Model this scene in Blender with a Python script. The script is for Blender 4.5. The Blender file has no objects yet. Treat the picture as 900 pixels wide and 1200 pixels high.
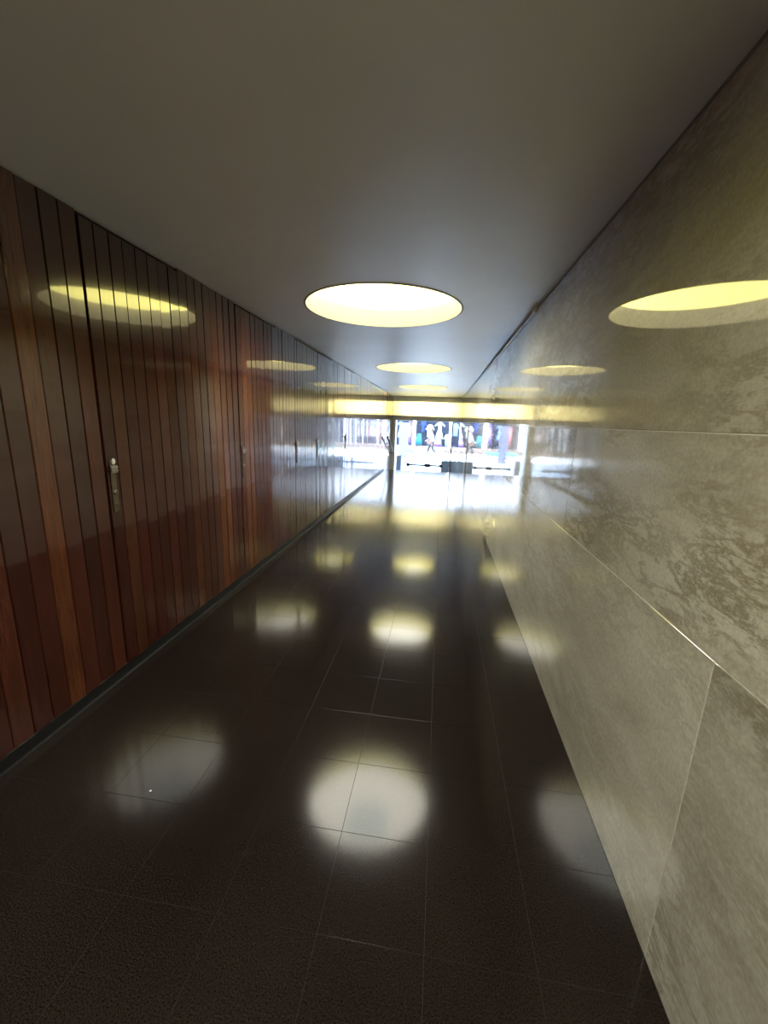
import bpy, bmesh, math, random
from mathutils import Matrix, Vector
random.seed(7)
scene = bpy.context.scene
COL = scene.collection

# ------------------------------------------------------------------ camera
FPX, YAW, PITCH, ROLL = 474.13, 0.12974, 0.21961, 0.03537
CAM_Z = 1.386
def cam_basis():
    fwd = Vector((-math.sin(YAW) * math.cos(PITCH), math.cos(YAW) * math.cos(PITCH), -math.sin(PITCH)))
    right = Vector((math.cos(YAW), math.sin(YAW), 0)); up = right.cross(fwd)
    c, s = math.cos(ROLL), math.sin(ROLL)
    return c * right + s * up, -s * right + c * up, fwd
r_, u_, f_ = cam_basis()
cam = bpy.data.cameras.new('camera'); cam_o = bpy.data.objects.new('camera', cam); COL.objects.link(cam_o)
M = Matrix.Identity(4)
for i in range(3):
    M[i][0] = r_[i]; M[i][1] = u_[i]; M[i][2] = -f_[i]
M[2][3] = CAM_Z
cam_o.matrix_world = M
cam.sensor_fit = 'VERTICAL'; cam.sensor_height = 24.0; cam.lens = FPX / 1200 * 24.0
cam.clip_start = 0.02; cam.clip_end = 300
scene.camera = cam_o

# ------------------------------------------------------------------ world, sun, exposure
w = bpy.data.worlds.new('sky'); scene.world = w; w.use_nodes = True
nt = w.node_tree; bg = nt.nodes['Background']
sky = nt.nodes.new('ShaderNodeTexSky'); sky.sky_type = 'NISHITA'; sky.sun_disc = False
sky.sun_elevation = math.radians(62); sky.sun_rotation = math.radians(200); sky.air_density = 1.2; sky.dust_density = 1.0
nt.links.new(sky.outputs[0], bg.inputs[0]); bg.inputs[1].default_value = 1.0
sun = bpy.data.lights.new('sun', 'SUN'); sun.energy = 10.0; sun.angle = math.radians(0.6); sun.color = (0.97, 0.99, 1.0)
sun_o = bpy.data.objects.new('sun', sun); COL.objects.link(sun_o)
sun_o.rotation_euler = (math.radians(26), math.radians(-16), 0)
scene.view_settings.view_transform = 'Standard'; scene.view_settings.look = 'None'
scene.view_settings.gamma = 1.0; scene.view_settings.use_curve_mapping = False
scene.view_settings.exposure = 2.02
cy = scene.cycles
cy.max_bounces = 10; cy.diffuse_bounces = 5; cy.glossy_bounces = 6; cy.transmission_bounces = 6; cy.transparent_max_bounces = 12
cy.sample_clamp_indirect = 6.0; cy.use_denoising = True; cy.caustics_reflective = True; cy.caustics_refractive = False; cy.blur_glossy = 0.3

# ------------------------------------------------------------------ material helpers
def new_mat(name):
    m = bpy.data.materials.new(name); m.use_nodes = True
    return m, m.node_tree, m.node_tree.nodes['Principled BSDF']
def plain(name, col, rough=0.5, metal=0.0, spec=0.5, var=0.0, scale=20):
    m, t, b = new_mat(name)
    b.inputs['Roughness'].default_value = rough; b.inputs['Metallic'].default_value = metal
    b.inputs['Specular IOR Level'].default_value = spec
    tc = t.nodes.new('ShaderNodeTexCoord'); n = t.nodes.new('ShaderNodeTexNoise'); n.inputs['Scale'].default_value = scale
    n.inputs['Detail'].default_value = 4
    t.links.new(tc.outputs['Object'], n.inputs['Vector'])
    mx = t.nodes.new('ShaderNodeMix'); mx.data_type = 'RGBA'
    v = var if var else 0.06
    mx.inputs[6].default_value = (*[c * (1 - v) for c in col], 1); mx.inputs[7].default_value = (*[min(1, c * (1 + v)) for c in col], 1)
    t.links.new(n.outputs[0], mx.inputs[0]); t.links.new(mx.outputs[2], b.inputs['Base Color'])
    return m
def ramp(t, stops):
    r = t.nodes.new('ShaderNodeValToRGB'); e = r.color_ramp.elements
    while len(e) < len(stops): e.new(0.5)
    for k, (p, c) in enumerate(stops):
        e[k].position = p; e[k].color = (*c, 1) if len(c) == 3 else c
    return r
def mapping(t, src, scale=(1, 1, 1), rot=(0, 0, 0)):
    mp = t.nodes.new('ShaderNodeMapping'); mp.inputs['Scale'].default_value = scale; mp.inputs['Rotation'].default_value = rot
    t.links.new(src, mp.inputs['Vector']); return mp.outputs[0]
def noise(t, vec, scale, detail=4, rough=0.5, dist=0.0):
    n = t.nodes.new('ShaderNodeTexNoise'); n.inputs['Scale'].default_value = scale; n.inputs['Detail'].default_value = detail
    n.inputs['Roughness'].default_value = rough; n.inputs['Distortion'].default_value = dist
    t.links.new(vec, n.inputs['Vector']); return n.outputs[0]
def mixc(t, fac, a, b, mode='MIX'):
    mx = t.nodes.new('ShaderNodeMix'); mx.data_type = 'RGBA'; mx.blend_type = mode
    for s, v in ((0, fac), (6, a), (7, b)):
        if isinstance(v, (int, float)): mx.inputs[s].default_value = v
        elif isinstance(v, tuple): mx.inputs[s].default_value = (*v, 1)
        else: t.links.new(v, mx.inputs[s])
    return mx.outputs[2]
def bump(t, b, h, strength, dist):
    bp = t.nodes.new('ShaderNodeBump'); bp.inputs['Strength'].default_value = strength; bp.inputs['Distance'].default_value = dist
    t.links.new(h, bp.inputs['Height']); t.links.new(bp.outputs[0], b.inputs['Normal'])

# lacquered wood boards: the tone of each board comes from its object colour
def wood_mat():
    m, t, b = new_mat('lacquered_wood')
    tc = t.nodes.new('ShaderNodeTexCoord'); oi = t.nodes.new('ShaderNodeObjectInfo')
    add = t.nodes.new('ShaderNodeVectorMath'); add.operation = 'ADD'
    mul = t.nodes.new('ShaderNodeMath'); mul.operation = 'MULTIPLY'; mul.inputs[1].default_value = 37.0
    t.links.new(oi.outputs['Random'], mul.inputs[0])
    t.links.new(tc.outputs['Object'], add.inputs[0]); t.links.new(mul.outputs[0], add.inputs[1])
    v = mapping(t, add.outputs[0], (1, 22, 1.3))
    g = noise(t, v, 4.0, 6, 0.6, 0.4)
    rr = ramp(t, [(0.25, (0.55, 0.5, 0.5)), (0.75, (1.35, 1.35, 1.35))])
    t.links.new(g, rr.inputs[0])
    c = mixc(t, 1.0, oi.outputs['Color'], rr.outputs[0], 'MULTIPLY')
    g2 = noise(t, mapping(t, add.outputs[0], (1, 3, 0.6)), 2.0, 2)
    r2 = ramp(t, [(0.3, (0.75, 0.7, 0.7)), (0.7, (1.2, 1.2, 1.2))]); t.links.new(g2, r2.inputs[0])
    c = mixc(t, 1.0, c, r2.outputs[0], 'MULTIPLY')
    t.links.new(c, b.inputs['Base Color'])
    b.inputs['Roughness'].default_value = 0.16; b.inputs['Specular IOR Level'].default_value = 0.4
    b.inputs['Coat Weight'].default_value = 1.0; b.inputs['Coat IOR'].default_value = 1.58; b.inputs['Coat Roughness'].default_value = 0.05
    h = noise(t, mapping(t, add.outputs[0], (1, 6, 1.2)), 5.0, 3)
    bump(t, b, h, 0.16, 0.005)
    return m
def marble_mat():
    m, t, b = new_mat('polished_marble')
    tc = t.nodes.new('ShaderNodeTexCoord'); oi = t.nodes.new('ShaderNodeObjectInfo')
    sep = t.nodes.new('ShaderNodeSeparateColor'); t.links.new(oi.outputs['Color'], sep.inputs[0])
    mul = t.nodes.new('ShaderNodeMath'); mul.operation = 'MULTIPLY'; mul.inputs[1].default_value = 23.0
    t.links.new(oi.outputs['Random'], mul.inputs[0])
    add = t.nodes.new('ShaderNodeVectorMath'); add.operation = 'ADD'
    t.links.new(tc.outputs['Object'], add.inputs[0]); t.links.new(mul.outputs[0], add.inputs[1])
    base = add.outputs[0]
    v = mapping(t, base, (1, 0.55, 1.5), (0.75, 0, 0))
    cloud = noise(t, v, 2.2, 8, 0.62, 0.6)
    rc = ramp(t, [(0.28, (0.33, 0.305, 0.24)), (0.5, (0.48, 0.455, 0.38)), (0.70, (0.57, 0.55, 0.48))])
    t.links.new(cloud, rc.inputs[0])
    # dark broken veins running diagonally
    vv = mapping(t, base, (1, 0.7, 1.9), (0.85, 0, 0))
    nz = noise(t, vv, 7.0, 9, 0.72, 0.35)
    rv = ramp(t, [(0.43, (0, 0, 0)), (0.497, (1, 1, 1)), (0.565, (0, 0, 0))]); t.links.new(nz, rv.inputs[0])
    patch = noise(t, mapping(t, base, (1, 0.8, 1.4), (0.8, 0, 0)), 1.7, 3)
    rp = ramp(t, [(0.36, (0, 0, 0)), (0.60, (1, 1, 1))]); t.links.new(patch, rp.inputs[0])
    mm = t.nodes.new('ShaderNodeMath'); mm.operation = 'MULTIPLY'; t.links.new(rv.outputs[0], mm.inputs[0]); t.links.new(rp.outputs[0], mm.inputs[1])
    m2 = t.nodes.new('ShaderNodeMath'); m2.operation = 'MULTIPLY'; t.links.new(mm.outputs[0], m2.inputs[0]); t.links.new(sep.outputs[0], m2.inputs[1])
    c = mixc(t, m2.outputs[0], rc.outputs[0], (0.25, 0.22, 0.155))
    # fine speckle
    sp = noise(t, base, 90, 2); rs = ramp(t, [(0.35, (0.9, 0.9, 0.9)), (0.65, (1.06, 1.06, 1.06))]); t.links.new(sp, rs.inputs[0])
    c = mixc(t, 1.0, c, rs.outputs[0], 'MULTIPLY')
    tone = t.nodes.new('ShaderNodeCombineColor')
    for k in range(3): t.links.new(sep.outputs[1], tone.inputs[k])
    c = mixc(t, 1.0, c, tone.outputs[0], 'MULTIPLY')
    t.links.new(c, b.inputs['Base Color'])
    b.inputs['Roughness'].default_value = 0.035; b.inputs['IOR'].default_value = 1.62; b.inputs['Specular IOR Level'].default_value = 0.7
    return m
def floor_mat():
    m, t, b = new_mat('polished_dark_tile')
    tc = t.nodes.new('ShaderNodeTexCoord'); oi = t.nodes.new('ShaderNodeObjectInfo')
    geo = t.nodes.new('ShaderNodeNewGeometry'); base = geo.outputs['Position']
    sp = noise(t, base, 260, 2, 0.6)
    r = ramp(t, [(0.34, (0.006, 0.005, 0.004)), (0.52, (0.013, 0.009, 0.0075)), (0.70, (0.026, 0.019, 0.015))]); t.links.new(sp, r.inputs[0])
    big = noise(t, base, 1.6, 3); rb = ramp(t, [(0.3, (0.8, 0.8, 0.8)), (0.7, (1.2, 1.2, 1.2))]); t.links.new(big, rb.inputs[0])
    t.links.new(mixc(t, 1.0, r.outputs[0], rb.outputs[0], 'MULTIPLY'), b.inputs['Base Color'])
    rr = t.nodes.new('ShaderNodeMapRange'); rr.inputs[3].default_value = 0.10; rr.inputs[4].default_value = 0.14
    t.links.new(noise(t, base, 5, 4), rr.inputs[0]); t.links.new(rr.outputs[0], b.inputs['Roughness'])
    b.inputs['Specular IOR Level'].default_value = 0.25
    bump(t, b, noise(t, base, 38, 2), 0.015, 0.002)
    return m
def plaster_mat():
    m, t, b = new_mat('ceiling_plaster')
    tc = t.nodes.new('ShaderNodeTexCoord')
    n = noise(t, tc.outputs['Object'], 1.1, 5); r = ramp(t, [(0.3, (0.83, 0.83, 0.81)), (0.7, (0.90, 0.90, 0.88))]); t.links.new(n, r.inputs[0])
    t.links.new(r.outputs[0], b.inputs['Base Color']); b.inputs['Roughness'].default_value = 0.38
    b.inputs['Specular IOR Level'].default_value = 0.6
    bump(t, b, noise(t, tc.outputs['Object'], 160, 3), 0.06, 0.002)
    return m
def emit_mat(name, col, strength):
    m = bpy.data.materials.new(name); m.use_nodes = True; t = m.node_tree
    t.nodes.remove(t.nodes['Principled BSDF']); e = t.nodes.new('ShaderNodeEmission')
    e.inputs[0].default_value = (*col, 1); e.inputs[1].default_value = strength
    t.links.new(e.outputs[0], t.nodes['Material Output'].inputs[0]); return m
def glass_mat():
    m = bpy.data.materials.new('clear_glass'); m.use_nodes = True; t = m.node_tree
    t.nodes.remove(t.nodes['Principled BSDF'])
    tr = t.nodes.new('ShaderNodeBsdfTransparent'); tr.inputs[0].default_value = (0.94, 0.97, 0.97, 1)
    gl = t.nodes.new('ShaderNodeBsdfGlossy'); gl.inputs['Roughness'].default_value = 0.0
    fr = t.nodes.new('ShaderNodeFresnel'); fr.inputs[0].default_value = 1.45
    mx = t.nodes.new('ShaderNodeMixShader')
    t.links.new(fr.outputs[0], mx.inputs[0]); t.links.new(tr.outputs[0], mx.inputs[1]); t.links.new(gl.outputs[0], mx.inputs[2])
    t.links.new(mx.outputs[0], t.nodes['Material Output'].inputs[0]); return m
def opal_mat():
    m = bpy.data.materials.new('opal_panel'); m.use_nodes = True; t = m.node_tree
    t.nodes.remove(t.nodes['Principled BSDF'])
    a = t.nodes.new('ShaderNodeBsdfTranslucent'); a.inputs[0].default_value = (0.96, 0.95, 0.86, 1)
    d = t.nodes.new('ShaderNodeBsdfDiffuse'); d.inputs[0].default_value = (0.8, 0.78, 0.68, 1)
    mx = t.nodes.new('ShaderNodeMixShader'); mx.inputs[0].default_value = 0.35
    t.links.new(a.outputs[0], mx.inputs[1]); t.links.new(d.outputs[0], mx.inputs[2])
    t.links.new(mx.outputs[0], t.nodes['Material Output'].inputs[0]); return m

WOOD, MARBLE, TILE, PLASTER = wood_mat(), marble_mat(), floor_mat(), plaster_mat()
GLASS, OPAL = glass_mat(), opal_mat()
LAMPCOL = (1.0, 0.96, 0.81)
LAMP = emit_mat('lamp_diffuser', LAMPCOL, 5.2)
LAMP0 = emit_mat('worn_lamp_diffuser', LAMPCOL, 5.4)  # separate strength for the unseen wells, tuned for light near the camera
TUBE = emit_mat('fluorescent_tube', (1.0, 0.95, 0.60), 50.0)
CREAM = plain('cream_paint', (0.78, 0.74, 0.58), 0.5)
DARKCORE = plain('dark_core', (0.012, 0.008, 0.006), 0.6)
BLACK = plain('black_skirting', (0.010, 0.010, 0.011), 0.35)
GROUT = plain('pale_grout', (0.72, 0.70, 0.64), 0.8)
DGROUT = plain('dark_grout', (0.009, 0.007, 0.006), 0.5)
STEEL = plain('brushed_steel', (0.45, 0.43, 0.40), 0.32, 1.0)
BRONZE = plain('worn_bronze', (0.20, 0.165, 0.12), 0.38, 0.9, var=0.25, scale=60)
DMETAL = plain('dark_metal', (0.014, 0.014, 0.016), 0.45, 0.2)
GREYMETAL = plain('grey_painted_metal', (0.70, 0.70, 0.74), 0.45)
WHITEP = plain('white_plastic', (0.85, 0.85, 0.85), 0.4)
WHITEWALL = plain('white_render', (0.80, 0.80, 0.80), 0.8)
BACKWALL = plain('beige_wall', (0.62, 0.60, 0.55), 0.7)
PAVE = plain('pale_paving', (0.62, 0.62, 0.62), 0.6, var=0.1, scale=3)
CONCRETE = plain('grey_planter', (0.16, 0.165, 0.18), 0.7)

# ------------------------------------------------------------------ mesh helpers
def box(bm, x0, x1, y0, y1, z0, z1):
    r = bmesh.ops.create_cube(bm, size=1.0)
    for v in r['verts']:
        v.co = Vector((x0 + (v.co.x + .5) * (x1 - x0), y0 + (v.co.y + .5) * (y1 - y0), z0 + (v.co.z + .5) * (z1 - z0)))
    return r['verts']
def bevel(bm, off, seg=1):
    bmesh.ops.bevel(bm, geom=list(bm.edges), offset=off, segments=seg, affect='EDGES', profile=0.5)
def cyl(bm, p0, p1, r0, r1=None, n=16, caps=True):
    r1 = r0 if r1 is None else r1
    p0, p1 = Vector(p0), Vector(p1); d = (p1 - p0); q = d.to_track_quat('Z', 'Y')
    a = [bm.verts.new(p0 + q @ Vector((r0 * math.cos(2 * math.pi * k / n), r0 * math.sin(2 * math.pi * k / n), 0))) for k in range(n)]
    b = [bm.verts.new(p1 + q @ Vector((r1 * math.cos(2 * math.pi * k / n), r1 * math.sin(2 * math.pi * k / n), 0))) for k in range(n)]
    for k in range(n): bm.faces.new((a[k], a[(k + 1) % n], b[(k + 1) % n], b[k]))
    if caps: bm.faces.new(a[::-1]); bm.faces.new(b)
def to_mesh(name, bm, mat, smooth=False):
    me = bpy.data.meshes.new(name); bm.to_mesh(me); bm.free()
    if mat: me.materials.append(mat)
    if smooth:
        for p in me.polygons: p.use_smooth = True
    return me
def add(name, me, parent=None, loc=(0, 0, 0)):
    o = bpy.data.objects.new(name, me); COL.objects.link(o); o.location = loc
    if parent: o.parent = parent
    return o
def obj(name, bm, mat, parent=None, loc=(0, 0, 0), smooth=False):
    return add(name, to_mesh(name, bm, mat, smooth), parent, loc)
def boxes(name, lst, mat, parent=None, loc=(0, 0, 0), bev=0.0):
    bm = bmesh.new()
    for b in lst: box(bm, *b)
    if bev: bevel(bm, bev)
    return obj(name, bm, mat, parent, loc)
def struct(o, label, cat='wall'):
    o['kind'] = 'structure'; o['label'] = label; o['category'] = cat; return o
def tag(o, label, cat, group=None):
    o['label'] = label; o['category'] = cat
    if group: o['group'] = group
    return o
def empty(name, loc=(0, 0, 0)):
    o = bpy.data.objects.new(name, None); COL.objects.link(o); o.location = loc; o.empty_display_size = 0.1; return o

# ------------------------------------------------------------------ dimensions
XL, XR = -1.600, 0.634            # wood wall, marble wall
ZC = 2.227                        # ceiling
Y0 = -5.2                         # closed end behind the camera
YS = 11.90                        # edge of the first step down
YE = 13.70                        # glazed end
ZL = -0.64                        # landing / street level
XC = -0.49; HR = 0.587            # ceiling wells
HY = [-3.54, -0.11, 3.32, 6.75, 10.18]  # first well is unseen, added to brighten the ceiling

# ------------------------------------------------------------------ floor
fl = boxes('floor', [(XL - .1, XR + .1, Y0, YS - .012, -0.16, -0.0012)], DGROUT)
struct(fl, 'dark polished tiled corridor floor with fine joints', 'floor')
TX, TY, GAP = 0.295, 0.290, 0.0012
bm = bmesh.new(); vs = box(bm, -TX / 2 + GAP / 2, TX / 2 - GAP / 2, -TY / 2 + GAP / 2, TY / 2 - GAP / 2, -0.010, 0)
bmesh.ops.bevel(bm, geom=[e for e in bm.edges if all(v.co.z > -0.001 for v in e.verts)], offset=0.0003, segments=1, affect='EDGES')
tile_me = to_mesh('tile', bm, TILE)
cols = []
x = XR
while x > XL + 0.01:
    cols.append((max(x - TX, XL), x)); x -= TX
ncut = cols[-1][1] - cols[-1][0]
far = bmesh.new()
def tile_tilt(): return (random.gauss(0, 0.0005), random.gauss(0, 0.0005))
j0 = 1.10
row = math.floor((Y0 - j0) / TY)
bm = bmesh.new(); box(bm, -ncut / 2 + GAP / 2, ncut / 2 - GAP / 2, -TY / 2 + GAP / 2, TY / 2 - GAP / 2, -0.010, 0)
cut_me = to_mesh('tile_cut', bm, TILE)
while j0 + row * TY < YS - 0.02:
    ya = max(j0 + row * TY, Y0); yb = min(j0 + (row + 1) * TY, YS - 0.012); row += 1
    full = abs(yb - ya - TY) < 1e-4
    for (xa, xb) in cols:
        tx, ty = tile_tilt()
        if full and 0.2 < ya < 7.2:
            narrow = xb - xa < TX - 0.01
            t = add('tile', cut_me if narrow else tile_me, fl, ((xa + xb) / 2, (ya + yb) / 2, 0))
            t.rotation_euler = (tx, ty, 0)
        else:
            vs = box(far, xa + GAP / 2, xb - GAP / 2, ya + GAP / 2, yb - GAP / 2, -0.010, 0)
            for v in vs:
                v.co.z += (v.co.y - (ya + yb) / 2) * tx - (v.co.x - (xa + xb) / 2) * ty
ft = obj('distant_tiles', far, TILE, fl); ft['kind'] = 'stuff'

# stairs down to the landing
st = boxes('stairs', [(XL, XR, YS - .012, YS + .9, ZL - .1, ZL - .02)], DGROUT); struct(st, 'short flight of dark steps down to the glass doors', 'stairs')
for k in range(4):
    ztop = -0.16 * k
    if k < 3: ya, yb, zt = YS + .30 * k, YS + .30 * (k + 1), -0.16 * (k + 1)
    if k == 0:
        boxes('step', [(XL, XR, YS - .012, YS + .02, -0.16, 0.0)], TILE, st, bev=.003)
    if k < 3:
        boxes('step', [(XL, XR, ya + .02, yb + .02, ZL - .02, zt)], TILE, st, bev=.003)
ld = boxes('floor_landing', [(XL, XR, YS + .92, YE + .6, ZL - .1, ZL)], TILE); struct(ld, 'dark polished landing below the steps', 'floor')

# ------------------------------------------------------------------ ceiling with round wells
bm = bmesh.new()
cuts = [Y0] + [(HY[k] + HY[k + 1]) / 2 for k in range(4)] + [11.9]
N = 96
for k, hy in enumerate(HY):
    ya, yb = cuts[k], cuts[k + 1]
    xa, xb = XL - .1, XR + .1
    angs = sorted(set([2 * math.pi * i / N for i in range(N)] + [math.atan2(cy_ - hy, cx_ - XC) % (2 * math.pi) for cx_ in (xa, xb) for cy_ in (ya, yb)]))
    inn, out = [], []
    for a in angs:
        c, s = math.cos(a), math.sin(a)
        inn.append(bm.verts.new((XC + HR * c, hy + HR * s, ZC)))
        tt = min(((xb if c > 0 else xa) - XC) / c if abs(c) > 1e-9 else 1e9, ((yb if s > 0 else ya) - hy) / s if abs(s) > 1e-9 else 1e9)
        out.append(bm.verts.new((XC + tt * c, hy + tt * s, ZC)))
    n = len(angs)
    for i in range(n): bm.faces.new((inn[i], out[i], out[(i + 1) % n], inn[(i + 1) % n])[::-1])
vs = [bm.verts.new(p) for p in ((XL - .1, 11.9, ZC), (XR + .1, 11.9, ZC), (XR + .1, YE + .6, ZC), (XL - .1, YE + .6, ZC))]
bm.faces.new(vs[::-1])
bmesh.ops.remove_doubles(bm, verts=bm.verts, dist=1e-4)
ce = obj('ceiling', bm, PLASTER); struct(ce, 'smooth pale grey plaster ceiling with round light wells', 'ceiling')
boxes('roof_slab', [(XL - .1, XR + .1, Y0, YE + .6, ZC + .62, ZC + .8)], WHITEWALL, ce)
boxes('slab_edge', [(XL - .1, XL - .02, Y0, YE + .6, ZC + .0, ZC + .62), (XR + .02, XR + .1, Y0, YE + .6, ZC, ZC + .62)], WHITEWALL, ce)

# light wells
WL = ['round light well in the ceiling some way behind the viewer', 'round light well in the ceiling right above the viewer', 'largest round yellow light well in the ceiling, nearest in view',
      'second round light well along the ceiling, of middle size', 'smallest round light well, farthest along the ceiling']
LIN = 0.136; DR, DH = 0.70, 0.26
def ring(bm, r0, z0, r1, z1, n=96):
    a = [bm.verts.new((r0 * math.cos(2 * math.pi * k / n), r0 * math.sin(2 * math.pi * k / n), z0)) for k in range(n)]
    b = [bm.verts.new((r1 * math.cos(2 * math.pi * k / n), r1 * math.sin(2 * math.pi * k / n), z1)) for k in range(n)]
    for k in range(n): bm.faces.new((a[k], b[k], b[(k + 1) % n], a[(k + 1) % n]))
proto = None
for k, hy in enumerate(HY):
    root = empty('light_well', (XC, hy, ZC)); tag(root, WL[k], 'ceiling light', 'round light wells in the ceiling')
    if proto is None:
        bm = bmesh.new(); ring(bm, HR, -0.004, HR, LIN); ring(bm, HR, LIN, DR, LIN); ring(bm, HR, -0.004, HR + .012, -0.004); ring(bm, HR + .012, -0.004, HR + .012, 0.002)
        m1 = to_mesh('collar', bm, plain('collar_paint', (0.15, 0.135, 0.085), 0.5), False)
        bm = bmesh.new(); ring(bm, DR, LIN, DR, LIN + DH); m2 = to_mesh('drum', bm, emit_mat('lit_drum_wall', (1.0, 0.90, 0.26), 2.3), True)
        bm = bmesh.new(); ring(bm, DR, LIN + DH, 0.20, LIN + DH); m3 = to_mesh('diffuser', bm, LAMP, True)
        bm = bmesh.new(); ring(bm, 0.22, LIN + DH - .012, 0.001, LIN + DH - .012); ring(bm, .22, LIN + DH, .22, LIN + DH - .012); m4 = to_mesh('centre_lens', bm, emit_mat('dim_centre_lens', (0.9, 0.95, 0.85), 4.0), False)
        proto = (m1, m2, m3, m4)
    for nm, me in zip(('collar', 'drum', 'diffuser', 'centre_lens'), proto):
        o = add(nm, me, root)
        if k < 2 and nm == 'diffuser':
            o.data = me.copy(); o.data.materials[0] = LAMP0

# ------------------------------------------------------------------ left wall: lacquered boards and flush doors
wl = boxes('wall_left', [(XL - .12, XL - .022, Y0, YE + .55, ZL, ZC + .05)], DARKCORE)
struct(wl, 'wall of glossy dark red-brown vertical wooden boards', 'wall')
PW = 0.0852; PJ = 1.7558          # board pitch and a known joint
def board_mesh(h, gap=0.003):
    bm = bmesh.new(); vs = box(bm, -0.020, 0, -PW / 2 + gap / 2, PW / 2 - gap / 2, 0, h)
    bmesh.ops.bevel(bm, geom=[e for e in bm.edges if all(v.co.x > -0.001 for v in e.verts)], offset=0.0025, segments=2, affect='EDGES')
    return to_mesh('board', bm, WOOD)
BZ = 0.062
BM_S = board_mesh(ZC - BZ - .004); BM_L = board_mesh(ZC - ZL - .004)
BM_D = board_mesh(ZC - BZ - .020)
tones = [(0.052, 0.0120, 0.0078), (0.044, 0.0100, 0.0070), (0.060, 0.0145, 0.0088), (0.036, 0.0086, 0.0064), (0.068, 0.0175, 0.0098), (0.048, 0.0128, 0.0085)]
orange = (0.105, 0.032, 0.012); mid = (0.066, 0.020, 0.010)
def tone_for(y):
    for (a, b_, c) in ((1.42, 1.51, orange), (1.83, 1.93, mid), (2.42, 2.60, mid), (2.66, 2.76, mid), (2.76, 2.95, orange), (3.18, 3.36, orange), (3.36, 3.50, mid), (4.2, 4.3, mid)):
        if a <= y < b_: return c
    return random.choice(tones)
DOORS = [(1.7558, 8, 'nearest flush wooden door in the left wall, white oval on its lock'),
         (3.1190, 9, 'second flush wooden door in the left wall'),
         (4.3970, 9, 'third flush wooden door in the left wall, middle of the row'),
         (5.1640, 9, 'fourth flush wooden door in the left wall'),
         (6.7830, 8, 'fifth flush wooden door in the left wall'),
         (11.0430, 9, 'last flush wooden door in the left wall, just before the steps')]
doors = []
for k, (ys, n, lab) in enumerate(DOORS):
    i0 = round((ys - PJ) / PW); ya = PJ + i0 * PW
    d = boxes('door_%d' % (k + 1), [(XL - .045, XL - .020, ya + .006, ya + n * PW - .004, BZ, ZC - .012)], DARKCORE)
    struct(d, lab, 'door'); doors.append((i0, n, d))
def in_door(i):
    for (i0, n, d) in doors:
        if i0 <= i < i0 + n: return (i0, n, d)
for i in range(math.floor((-1.5 - PJ) / PW), math.floor((YE - PJ) / PW) + 1):
    yc = PJ + (i + .5) * PW
    dd = in_door(i)
    if dd: o = add('board', BM_D, dd[2], (XL + random.uniform(-.0006, .0006) + .001, yc, BZ)); edge = i == dd[0]
    elif yc > YS - .02: o = add('board', BM_L, wl, (XL, yc, ZL))
    else: o = add('board', BM_S, wl, (XL + random.uniform(-.0008, .0008), yc, BZ))
    if dd and i == dd[0]: o.scale.y = 0.90; o.location.y += 0.004
    o.rotation_euler.z = random.gauss(0, 0.011); ry = random.gauss(0, 0.0012); o.rotation_euler.y = ry; o.location.x -= ry * 1.1
    o.color = (*tone_for(yc), 1)
boxes('plain_boarding', [(XL - .02, XL, Y0, -1.53, BZ, ZC)], WOOD, wl).color = (*tones[0], 1)
sk = boxes('baseboard_left', [(XL - .03, XL - .004, Y0, YS, 0, BZ - .004)], BLACK, bev=.002); struct(sk, 'low black skirting under the wooden boards', 'baseboard')
boxes('floor_strip', [(XL - .004, XL + .010, Y0, YS, 0, .005)], DMETAL, sk, bev=.001)

# locks on the flush doors
def lock_meshes():
    bm = bmesh.new(); box(bm, 0, .0035, -.016, .016, -.135, .125); bevel(bm, .0015); plate = to_mesh('lock_plate', bm, BRONZE)
    bm = bmesh.new(); box(bm, .0035, .012, -.020, .020, .062, .098); box(bm, .012, .020, -.026, .014, .070, .078); box(bm, .012, .020, -.026, .014, .084, .092); bevel(bm, .001); latch = to_mesh('latch', bm, STEEL)
    bm = bmesh.new(); cyl(bm, (.003, 0, 0), (.010, 0, 0), .011, .010, 20); cylnd = to_mesh('lock_cylinder', bm, STEEL)
    bm = bmesh.new(); box(bm, .0095, .0105, -.0022, .0022, -.006, .006); slot = to_mesh('key_slot', bm, DARKCORE)
    bm = bmesh.new(); cyl(bm, (.003, 0, -.095), (.008, 0, -.095), .012, .010, 20); rose = to_mesh('round_rose', bm, BRONZE)
    return plate, latch, cylnd, slot, rose
LM = lock_meshes()
for k, (i0, n, d) in enumerate(doors):
    ya = PJ + i0 * PW
    p = add('lock', LM[0], d, (XL + .003, ya + .042, 1.03))
    for nm, me in zip(('latch', 'lock_cylinder', 'key_slot', 'round_rose'), LM[1:]):
        s = add(nm, me, p, (0, .002, -.035 if nm in ('lock_cylinder', 'key_slot') else 0))
    if k == 0:
        bm = bmesh.new(); bmesh.ops.create_uvsphere(bm, u_segments=20, v_segments=12, radius=1)
        for v in bm.verts: v.co = Vector((v.co.x * .004 + .004, v.co.y * .011, v.co.z * .016 + .118))
        o = obj('oval_tag', bm, WHITEP, p, smooth=True); o['label'] = 'small white oval tag'; o.location.y = .008

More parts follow.
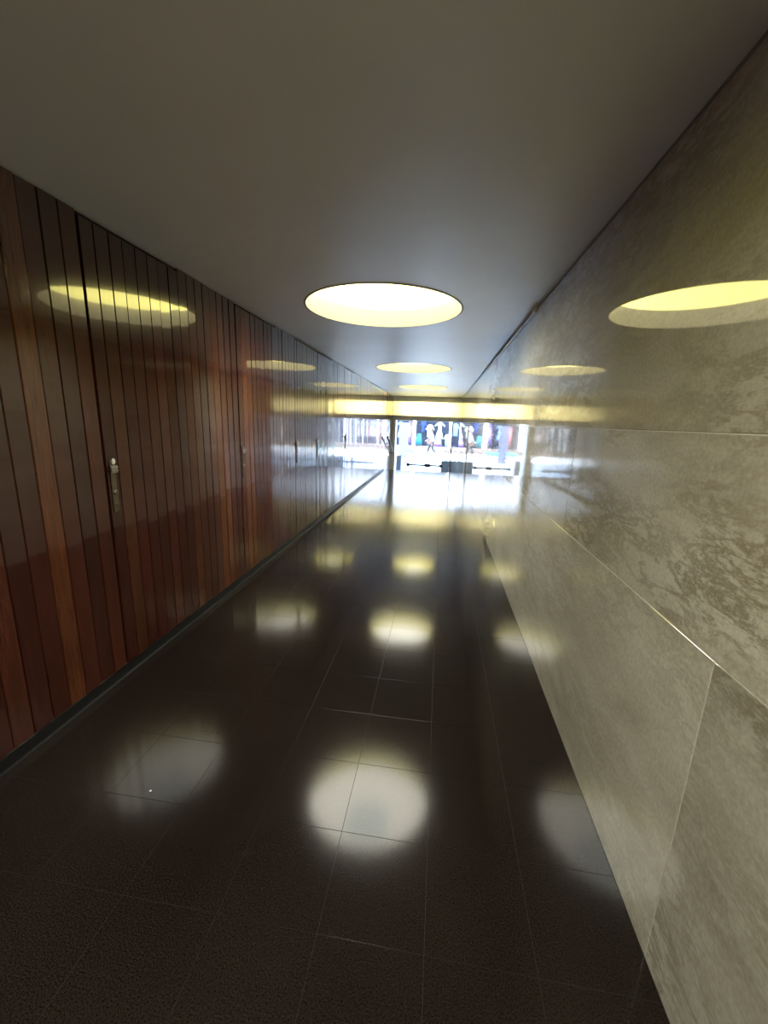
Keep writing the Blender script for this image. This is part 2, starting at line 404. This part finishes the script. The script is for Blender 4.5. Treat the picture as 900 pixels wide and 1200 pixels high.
# ------------------------------------------------------------------ right wall: polished marble slabs
wr = boxes('wall_right', [(XR + .0022, XR + .12, Y0, YE + .55, ZL, ZC + .05)], GROUT)
struct(wr, 'wall of large polished cream marble slabs', 'wall')
courses = [(-0.64, 0.0, 2.4, 0.9, 'low'), (0.0, 0.892, 2.40, 0.90, 'a'), (0.892, 1.387, 2.40, -0.35, 'b'), (1.387, ZC - .014, 2.40, 0.55, 'c')]
for (za, zb, L, ph, nm) in courses:
    k = math.floor((Y0 - ph) / L)
    while ph + k * L < YE + .55:
        ya = max(ph + k * L, Y0); yb = min(ph + (k + 1) * L, YE + .55); k += 1
        if nm == 'low': ya = max(ya, YS)
        if yb - ya < .05: continue
        g = .0016
        bm = bmesh.new(); box(bm, 0, .02, -(yb - ya) / 2 + g, (yb - ya) / 2 - g, za + g, zb - g)
        bmesh.ops.bevel(bm, geom=[e for e in bm.edges if all(v.co.x < .001 for v in e.verts)], offset=.0008, segments=1, affect='EDGES')
        o = obj('slab', bm, MARBLE, wr, (XR, (ya + yb) / 2, 0))
        vein = {'low': .3, 'a': .35, 'b': 1.0, 'c': .7}[nm]
        o.color = (.9 if nm == 'a' and yb < 1 else vein, .86 if nm == 'a' and yb < 1 else random.uniform(.94, 1.06), 0, 1)
boxes('cornice_shadow_bead', [(XR - .0, XR + .02, Y0, YE, ZC - .012, ZC)], plain('grey_bead', (0.25, 0.25, 0.24), .7), wr)  # grey strip stands in for the shade in the gap above the marble
# white cable conduit along the ceiling corner
cd = boxes('conduit', [(XR - .016, XR - .001, 3.35, YE - .02, ZC - .030, ZC - .016)], WHITEP, bev=.003)
tag(cd, 'thin white cable duct along the marble wall under the ceiling', 'cable duct')
boxes('end_cap', [(XR - .024, XR - .001, 3.27, 3.35, ZC - .036, ZC - .008)], WHITEP, cd, bev=.003)
cd2 = boxes('conduit', [(XL + .001, XL + .016, 9.2, YE - .02, ZC - .022, ZC - .004)], WHITEP, bev=.003)
tag(cd2, 'thin white cable duct along the wooden wall under the ceiling', 'cable duct')

wb = boxes('wall_back', [(XL - .1, XR + .1, Y0 - .1, Y0, -.1, ZC + .1)], BACKWALL); struct(wb, 'plain wall closing the corridor behind the viewer', 'wall')  # added unseen wall, blocks sky light and bounces lamp light forward

# ------------------------------------------------------------------ glazed end
we = boxes('wall_end', [(XL, XR, YE, YE + .55, 2.07, ZC)], GREYMETAL); struct(we, 'grey bulkhead band over the lit transom', 'wall')
tr = boxes('trim_1', [(XL, XR, YE - .03, YE + .50, 1.45, 1.605)], GREYMETAL, bev=.004); struct(tr, 'grey metal lintel beam over the glass doors', 'trim')
lb = empty('lit_transom', (0, YE, 1.605)); tag(lb, 'long yellow backlit panel above the glass doors', 'light panel')
boxes('opal_panel', [(XL + .002, XR - .002, .0, .004, .004, .461)], OPAL, lb)
boxes('light_box', [(XL, XR, .30, .31, 0, .465), (XL, XL + .004, .01, .3, 0, .465), (XR - .004, XR, .01, .3, 0, .465), (XL, XR, .01, .3, 0.46, .465), (XL, XR, .01, .3, 0, .004)], CREAM, lb)
bm = bmesh.new(); cyl(bm, (-1.28, .17, .23), (.31, .17, .23), .018, n=12); obj('lamp_tube', bm, TUBE, lb)
boxes('panel_bead', [(XL, XR, -.012, .0, .450, .463)], STEEL, lb)

boxes_posts = [(-1.598, -1.50, 'grey metal door post beside the wooden wall'), (0.355, 0.400, 'slim brown door post near the marble wall')]
for k, (xa, xb, lab) in enumerate(boxes_posts):
    o = boxes('trim_%d' % (k + 2), [(xa, xb, YE, YE + (.45 if k == 0 else .06), ZL, 1.45)], GREYMETAL if k == 0 else BRONZE, bev=.003); struct(o, lab, 'door frame')

def glass_door(n, xa, xb, lab, bar):
    d = boxes('door_%d' % n, [(xa + .004, xb - .004, YE + .02, YE + .030, ZL + .012, 1.445)], GLASS); struct(d, lab, 'door')
    boxes('bottom_rail', [(xa + .004, xb - .004, YE + .012, YE + .038, ZL + .010, ZL + .07)], GREYMETAL, d)
    if bar:
        bm = bmesh.new(); cyl(bm, (bar[0], YE - .03, 0.0), (bar[1], YE - .03, 0.0), .026, n=12)
        pb = obj('push_bar', bm, DMETAL, d)
        for xx in (bar[0] + .02, bar[1] - .02): boxes('bracket', [(xx - .05, xx + .05, YE - .06, YE + .02, -.05, .05)], DMETAL, pb, bev=.004)
    boxes('stile', [(xb - .014, xb - .004, YE + .014, YE + .036, ZL + .07, -.02)], GREYMETAL, d)
glass_door(7, -1.50, -.375, 'left clear glass door leaf with low dark push bar', (-1.05, -.40))
glass_door(8, -.375, .355, 'right clear glass door leaf with low dark push bar', (-.35, .10))
sg = boxes('window_1', [(.402, XR - .002, YE + .02, YE + .03, ZL + .01, 1.445)], GLASS); struct(sg, 'narrow clear glass sidelight beside the marble wall', 'window')

# handrail by the steps
hr = empty('handrail', (XL + .08, YS, 0)); tag(hr, 'slim dark metal handrail sloping down beside the steps', 'handrail')
bm = bmesh.new(); pa, pb_ = Vector((0, -.10, .97)), Vector((0, 1.68, .36)); cyl(bm, pa, pb_, .021, n=14); obj('rail', bm, DMETAL, hr, smooth=True)
for f in (.08, .5, .92):
    p = pa.lerp(pb_, f); bm = bmesh.new(); cyl(bm, p + Vector((0, 0, -.015)), p + Vector((-.078, 0, -.05)), .009, n=8); obj('bracket', bm, DMETAL, hr)

# ------------------------------------------------------------------ street outside
pv = boxes('pavement', [(-30, 30, YE + .6, 29.2, ZL - .2, ZL - .005)], PAVE); struct(pv, 'sunlit pale paving of the street', 'ground')
# front of our own building, either side of the passage and above it
fo = boxes('wall_facade', [(-14, XL - .12, YE + .2, YE + .55, ZL, 19), (XR + .12, 14, YE + .2, YE + .55, ZL, 19), (XL - .12, XR + .12, YE + .2, YE + .6, ZC + .05, 19)], WHITEWALL)
struct(fo, 'white outer wall of the building around the exit', 'wall')

# planters at the exit
leaf_mat = plain('dark_leaf', (0.05, 0.09, 0.04), 0.5, var=.3)
def planter(x0, x1, y0, y1, h, lab, plant=True):
    r = empty('planter', ((x0 + x1) / 2, (y0 + y1) / 2, ZL)); tag(r, lab, 'planter')
    hw, hd = (x1 - x0) / 2, (y1 - y0) / 2
    bm = bmesh.new(); box(bm, -hw, hw, -hd, hd, 0, h)
    top = [f for f in bm.faces if all(v.co.z > h - .001 for v in f.verts)]
    rr = bmesh.ops.inset_region(bm, faces=top, thickness=.025); bmesh.ops.translate(bm, verts=list({v for f in top for v in f.verts}), vec=(0, 0, -.04))
    obj('box', bm, CONCRETE, r)
    if plant:
        for s in range(7):
            bm = bmesh.new(); a = random.uniform(0, 6.28); tl = Vector((math.cos(a) * hw * .7, math.sin(a) * hd * .6, h + random.uniform(.25, .5)))
            b0 = Vector((tl.x * .2, tl.y * .2, h - .04)); cyl(bm, b0, tl, .006, .003, 6)
            for q in range(5):
                p = b0.lerp(tl, .35 + .16 * q); aa = a + q * 2.4
                dv = Vector((math.cos(aa), math.sin(aa), .35)) * .10; sd = Vector((-math.sin(aa), math.cos(aa), 0)) * .025
                v = [bm.verts.new(c) for c in (p, p + dv * .5 + sd, p + dv, p + dv * .5 - sd)]
                bm.faces.new(v)
            obj('stem', bm, leaf_mat, r)
planter(.085, .385, 14.32, 14.62, .74, 'grey box planter with leafy plant, left one of the pair by the slim post')
planter(.405, .700, 14.32, 14.62, .74, 'grey box planter against the marble side, right one of the pair')
planter(-1.50, -1.33, 14.32, 14.62, .86, 'narrow grey box planter beside the grey door post', False)

# pale banner stand on the pavement
bs = empty('banner_stand', (-1.86, 21, ZL)); tag(bs, 'tall plain pale lilac banner stand on the pavement', 'sign')
BAN = plain('pale_banner', (0.19, 0.175, 0.22), 0.7)
boxes('panel', [(-.23, .23, -.02, .02, .17, 2.02)], BAN, bs, bev=.005)
for s in (-1, 1): boxes('foot', [(s * .17 - .03, s * .17 + .03, -.2, .2, 0, .05), (s * .17 - .015, s * .17 + .015, -.015, .015, .05, .2)], DMETAL, bs)
# low turquoise display platform
tq = empty('display_platform', (-2.6, 26.6, ZL)); tag(tq, 'low turquoise display platform on the street', 'platform')
TURQ = plain('turquoise_cloth', (0.04, 0.24, 0.27), 0.7)
boxes('cloth_top', [(-.9, .9, -.5, .5, .14, .36)], TURQ, tq, bev=.02)
for sx in (-.8, .8):
    for sy in (-.4, .4): boxes('leg', [(sx - .03, sx + .03, sy - .03, sy + .03, 0, .14)], DMETAL, tq)

# shop across the street
SY = 31.0
sh = empty('shop', (0, SY, ZL)); tag(sh, 'clothes shop front with dark glazing and white pillars across the street', 'shop')
NAVY = plain('dark_interior', (0.014, 0.024, 0.055), 0.6)
boxes('plinth', [(-12, 10, -1.4, .8, 0, .33)], plain('shop_plinth', (0.10, 0.075, 0.07), 0.6), sh)
boxes('back_wall', [(-12, 10, .6, .8, .33, 3.4)], NAVY, sh)
boxes('fascia', [(-12, 10, -.9, .8, 3.4, 8.0)], plain('shop_fascia', (0.5, 0.5, 0.52), .7), sh)
for px in (-10.5, -7.6, -4.4, -1.92, 0.72, 3.6, 6.6, 9.4): boxes('pillar', [(px - .11, px + .11, -.9, -.5, .33, 3.4)], WHITEWALL, sh)
boxes('clothes_rail', [(-12, 10, -.02, .02, 2.6, 2.64)], STEEL, sh)

GC = {}
def cloth(col):
    if col not in GC: GC[col] = plain('cloth_%d' % len(GC), col, .85, var=.12, scale=8)
    return GC[col]
def garment(x, ztop, w_, h, col, lab, kind='dress', y=SY):
    r = empty('hanging_garment', (x, y, ZL + ztop)); tag(r, lab, 'garment', 'clothes hanging in the shop front')
    prof = {'dress': [(0, .30), (.06, .52), (.30, .40), (.45, .38), (.75, .75), (1, 1.0)], 'shirt': [(0, .35), (.10, .95), (.30, .78), (1, .82)],
            'long': [(0, .8), (.5, .9), (1, 1)], 'skirt': [(0, .6), (1, 1)]}[kind]
    bm = bmesh.new(); rings = []
    for (t, ww) in prof:
        ringv = []
        for k in range(16):
            a = 2 * math.pi * k / 16; fold = 1 + .10 * math.sin(4 * a) * t
            ringv.append(bm.verts.new((w_ / 2 * ww * math.cos(a), .10 * ww * fold * math.sin(a), -t * h)))
        rings.append(ringv)
    for a, b in zip(rings, rings[1:]):
        for k in range(16): bm.faces.new((a[k], b[k], b[(k + 1) % 16], a[(k + 1) % 16]))
    bm.faces.new(rings[0]); bm.faces.new(rings[-1][::-1])
    obj('fabric', bm, cloth(col), r, smooth=True)
    if kind in ('dress', 'shirt'):
        for s in (-1, 1):
            bm = bmesh.new(); cyl(bm, (s * w_ * .2, 0, -.06 * h - .02), (s * w_ * .60, 0, -.42 * h if kind == 'shirt' else -.26 * h), .07, .055, 10); obj('sleeve', bm, cloth(col), r, smooth=True)
    bm = bmesh.new(); cyl(bm, (-w_ * .16, 0, .0), (w_ * .16, 0, .0), .01, n=6); cyl(bm, (0, 0, 0), (0, 0, 2.62 - ztop), .008, n=6); obj('hanger', bm, DMETAL, r)
W_, T_, P_, PK, MI, BL, LB = (.40, .40, .39), (.03, .20, .25), (.14, .09, .28), (.36, .11, .13), (.26, .42, .36), (.03, .06, .20), (.14, .22, .38)
garment(-2.28, 2.15, .34, 1.6, P_, 'long purple garment left of the white pillar in the shop front', 'long')
garment(-1.58, 1.25, .50, .85, T_, 'teal skirt hanging right of the white pillar in the shop front', 'skirt')
garment(-1.30, 2.20, .42, .85, BL, 'dark blue shirt hanging above the teal skirt', 'shirt', SY + .34)
garment(-.80, 1.95, .50, .95, W_, 'white shirt hanging behind the walking person', 'shirt')
garment(-.08, 2.15, .62, 1.25, W_, 'long white dress hanging in the middle of the shop front', 'dress')
garment(-.15, .88, .66, .50, P_, 'purple skirt below the long white dress', 'skirt', SY - .35)
garment(.50, 1.25, .34, .85, MI, 'pale mint top hanging near the right pillar of the shop', 'shirt')
garment(1.05, 2.1, .50, .95, LB, 'light blue shirt right of the right white pillar', 'shirt')
garment(1.65, 2.1, .42, 1.6, PK, 'long pink garment near the right end of the shop front', 'long')
garment(2.3, 2.1, .55, 1.2, W_, 'white dress right of the long pink garment', 'dress')
garment(-3.0, 2.1, .50, 1.2, LB, 'light blue dress far left in the shop front', 'dress')
garment(-3.7, 2.0, .42, 1.5, PK, 'long pink garment far left in the shop front', 'long')

# walking person (one continuous body grown from a jointed skeleton)
SKIN = plain('skin', (0.22, 0.13, 0.09), .6); TOP = plain('pale_top', (0.26, 0.27, 0.30), .9); TROU = plain('dark_trousers', (0.010, 0.012, 0.020), .9)
SHOE = plain('dark_shoe', (0.03, 0.03, 0.03), .5); HAIR = plain('dark_hair', (0.02, 0.014, 0.010), .6); BAG = plain('brown_bag', (0.06, 0.035, 0.026), .6)
def person(loc, rotz, lab):
    root = empty('person', loc); root.rotation_euler.z = rotz; tag(root, lab, 'person')
    # local: +y is forward, z up; a stride of 0.62 m
    J = {'pel': (0, 0, .92, .130), 'wst': (0, .01, 1.08, .118), 'chs': (0, .02, 1.27, .135), 'nkb': (0, .02, 1.43, .062), 'nck': (0, .03, 1.49, .052), 'hdl': (0, .05, 1.555, .075), 'hdc': (0, .045, 1.63, .092), 'hdt': (0, .035, 1.70, .066),
         'shL': (-.155, .02, 1.38, .058), 'elL': (-.20, .10, 1.12, .043), 'wrL': (-.19, .30, .98, .030), 'haL': (-.185, .37, .95, .032),
         'shR': (.155, .02, 1.38, .058), 'elR': (.21, -.08, 1.11, .043), 'wrR': (.21, -.12, .87, .030), 'haR': (.205, -.11, .79, .032),
         'hpL': (-.085, -.01, .88, .098), 'knL': (-.09, -.10, .50, .062), 'anL': (-.09, -.36, .17, .042), 'heL': (-.09, -.40, .10, .045), 'toL': (-.09, -.24, .035, .036),
         'hpR': (.085, .01, .88, .098), 'knR': (.09, .20, .51, .062), 'anR': (.09, .30, .10, .042), 'heR': (.09, .28, .05, .045), 'toR': (.09, .47, .05, .036)}
    E = [('pel', 'wst'), ('wst', 'chs'), ('chs', 'nkb'), ('nkb', 'nck'), ('nck', 'hdl'), ('hdl', 'hdc'), ('hdc', 'hdt'), ('chs', 'shL'), ('shL', 'elL'), ('elL', 'wrL'), ('wrL', 'haL'), ('chs', 'shR'), ('shR', 'elR'), ('elR', 'wrR'), ('wrR', 'haR'),
         ('pel', 'hpL'), ('hpL', 'knL'), ('knL', 'anL'), ('anL', 'heL'), ('heL', 'toL'), ('pel', 'hpR'), ('hpR', 'knR'), ('knR', 'anR'), ('anR', 'heR'), ('heR', 'toR')]
    ks = list(J); me = bpy.data.meshes.new('body'); me.from_pydata([J[k][:3] for k in ks], [(ks.index(a), ks.index(b)) for a, b in E], [])
    tmp = bpy.data.objects.new('tmp', me); COL.objects.link(tmp)
    tmp.modifiers.new('s', 'SKIN'); sv = me.skin_vertices[0].data
    for k, n in enumerate(ks): sv[k].radius = (J[n][3],) * 2; sv[k].use_root = n == 'pel'
    sd = tmp.modifiers.new('d', 'SUBSURF'); sd.levels = 2; sd.render_levels = 2
    dg = bpy.context.evaluated_depsgraph_get(); bmesh_me = bpy.data.meshes.new_from_object(tmp.evaluated_get(dg)); bpy.data.objects.remove(tmp)
    bmesh_me.materials.clear()
    for m_ in (SKIN, TOP, TROU, SHOE, HAIR): bmesh_me.materials.append(m_)
    for p in bmesh_me.polygons:
        c = p.center; p.use_smooth = True
        if c.z > 1.47: p.material_index = 0
        elif c.z < .12 or (c.z < .17 and c.y < -.25): p.material_index = 3
        elif abs(c.x) > .14 and c.z < 1.10 and c.z > .7 : p.material_index = 0 if (c.z < 1.02 or abs(c.x) > .17) else 1
        elif c.z < .96: p.material_index = 2
        else: p.material_index = 1
    add('body', bmesh_me, root)
    bm = bmesh.new(); bmesh.ops.create_uvsphere(bm, u_segments=20, v_segments=14, radius=1)
    bmesh.ops.delete(bm, geom=[v for v in bm.verts if v.co.y > .30 and v.co.z < .45], context='VERTS')
    for v in bm.verts: v.co = Vector((v.co.x * .098, v.co.y * .112 + .035, v.co.z * .118 + 1.645))
    obj('hair', bm, HAIR, root, smooth=True)
    for s in (-1, 1):
        bm = bmesh.new(); bmesh.ops.create_uvsphere(bm, u_segments=8, v_segments=6, radius=.011); obj('eye', bm, SHOE, root, (s * .033, .132, 1.64))
    bm = bmesh.new(); cyl(bm, (0, .13, 1.635), (0, .158, 1.605), .008, .014, 8); obj('nose', bm, SKIN, root, smooth=True)
    boxes('mouth', [(-.022, .022, .118, .130, 1.572, 1.580)], BAG, root)
    return root
pr = person((-.50, 25.2, ZL), math.radians(78), 'person in pale top and dark trousers walking past outside')
bg_ = empty('shoulder_bag', (-.62, 24.98, ZL)); tag(bg_, 'brown shoulder bag carried by the walking person', 'bag')
bm = bmesh.new(); box(bm, -.17, .17, -.06, .06, .78, 1.0); bevel(bm, .025, 2); obj('pouch', bm, BAG, bg_)
bm = bmesh.new(); cyl(bm, (-.14, 0, .98), (.06, .12, 1.44), .012, n=8); cyl(bm, (.14, 0, .98), (.09, .12, 1.44), .012, n=8); obj('strap', bm, BAG, bg_)

# tiny scrap of white litter on the dark floor
bm = bmesh.new(); bmesh.ops.create_icosphere(bm, subdivisions=2, radius=.004)
for v in bm.verts: v.co *= random.uniform(.7, 1.1); v.co.z = v.co.z * .5 + .002
lt = obj('paper_scrap', bm, WHITEP, None, (-0.994, 1.13, .0005)); tag(lt, 'tiny white scrap lying on the dark floor', 'litter')
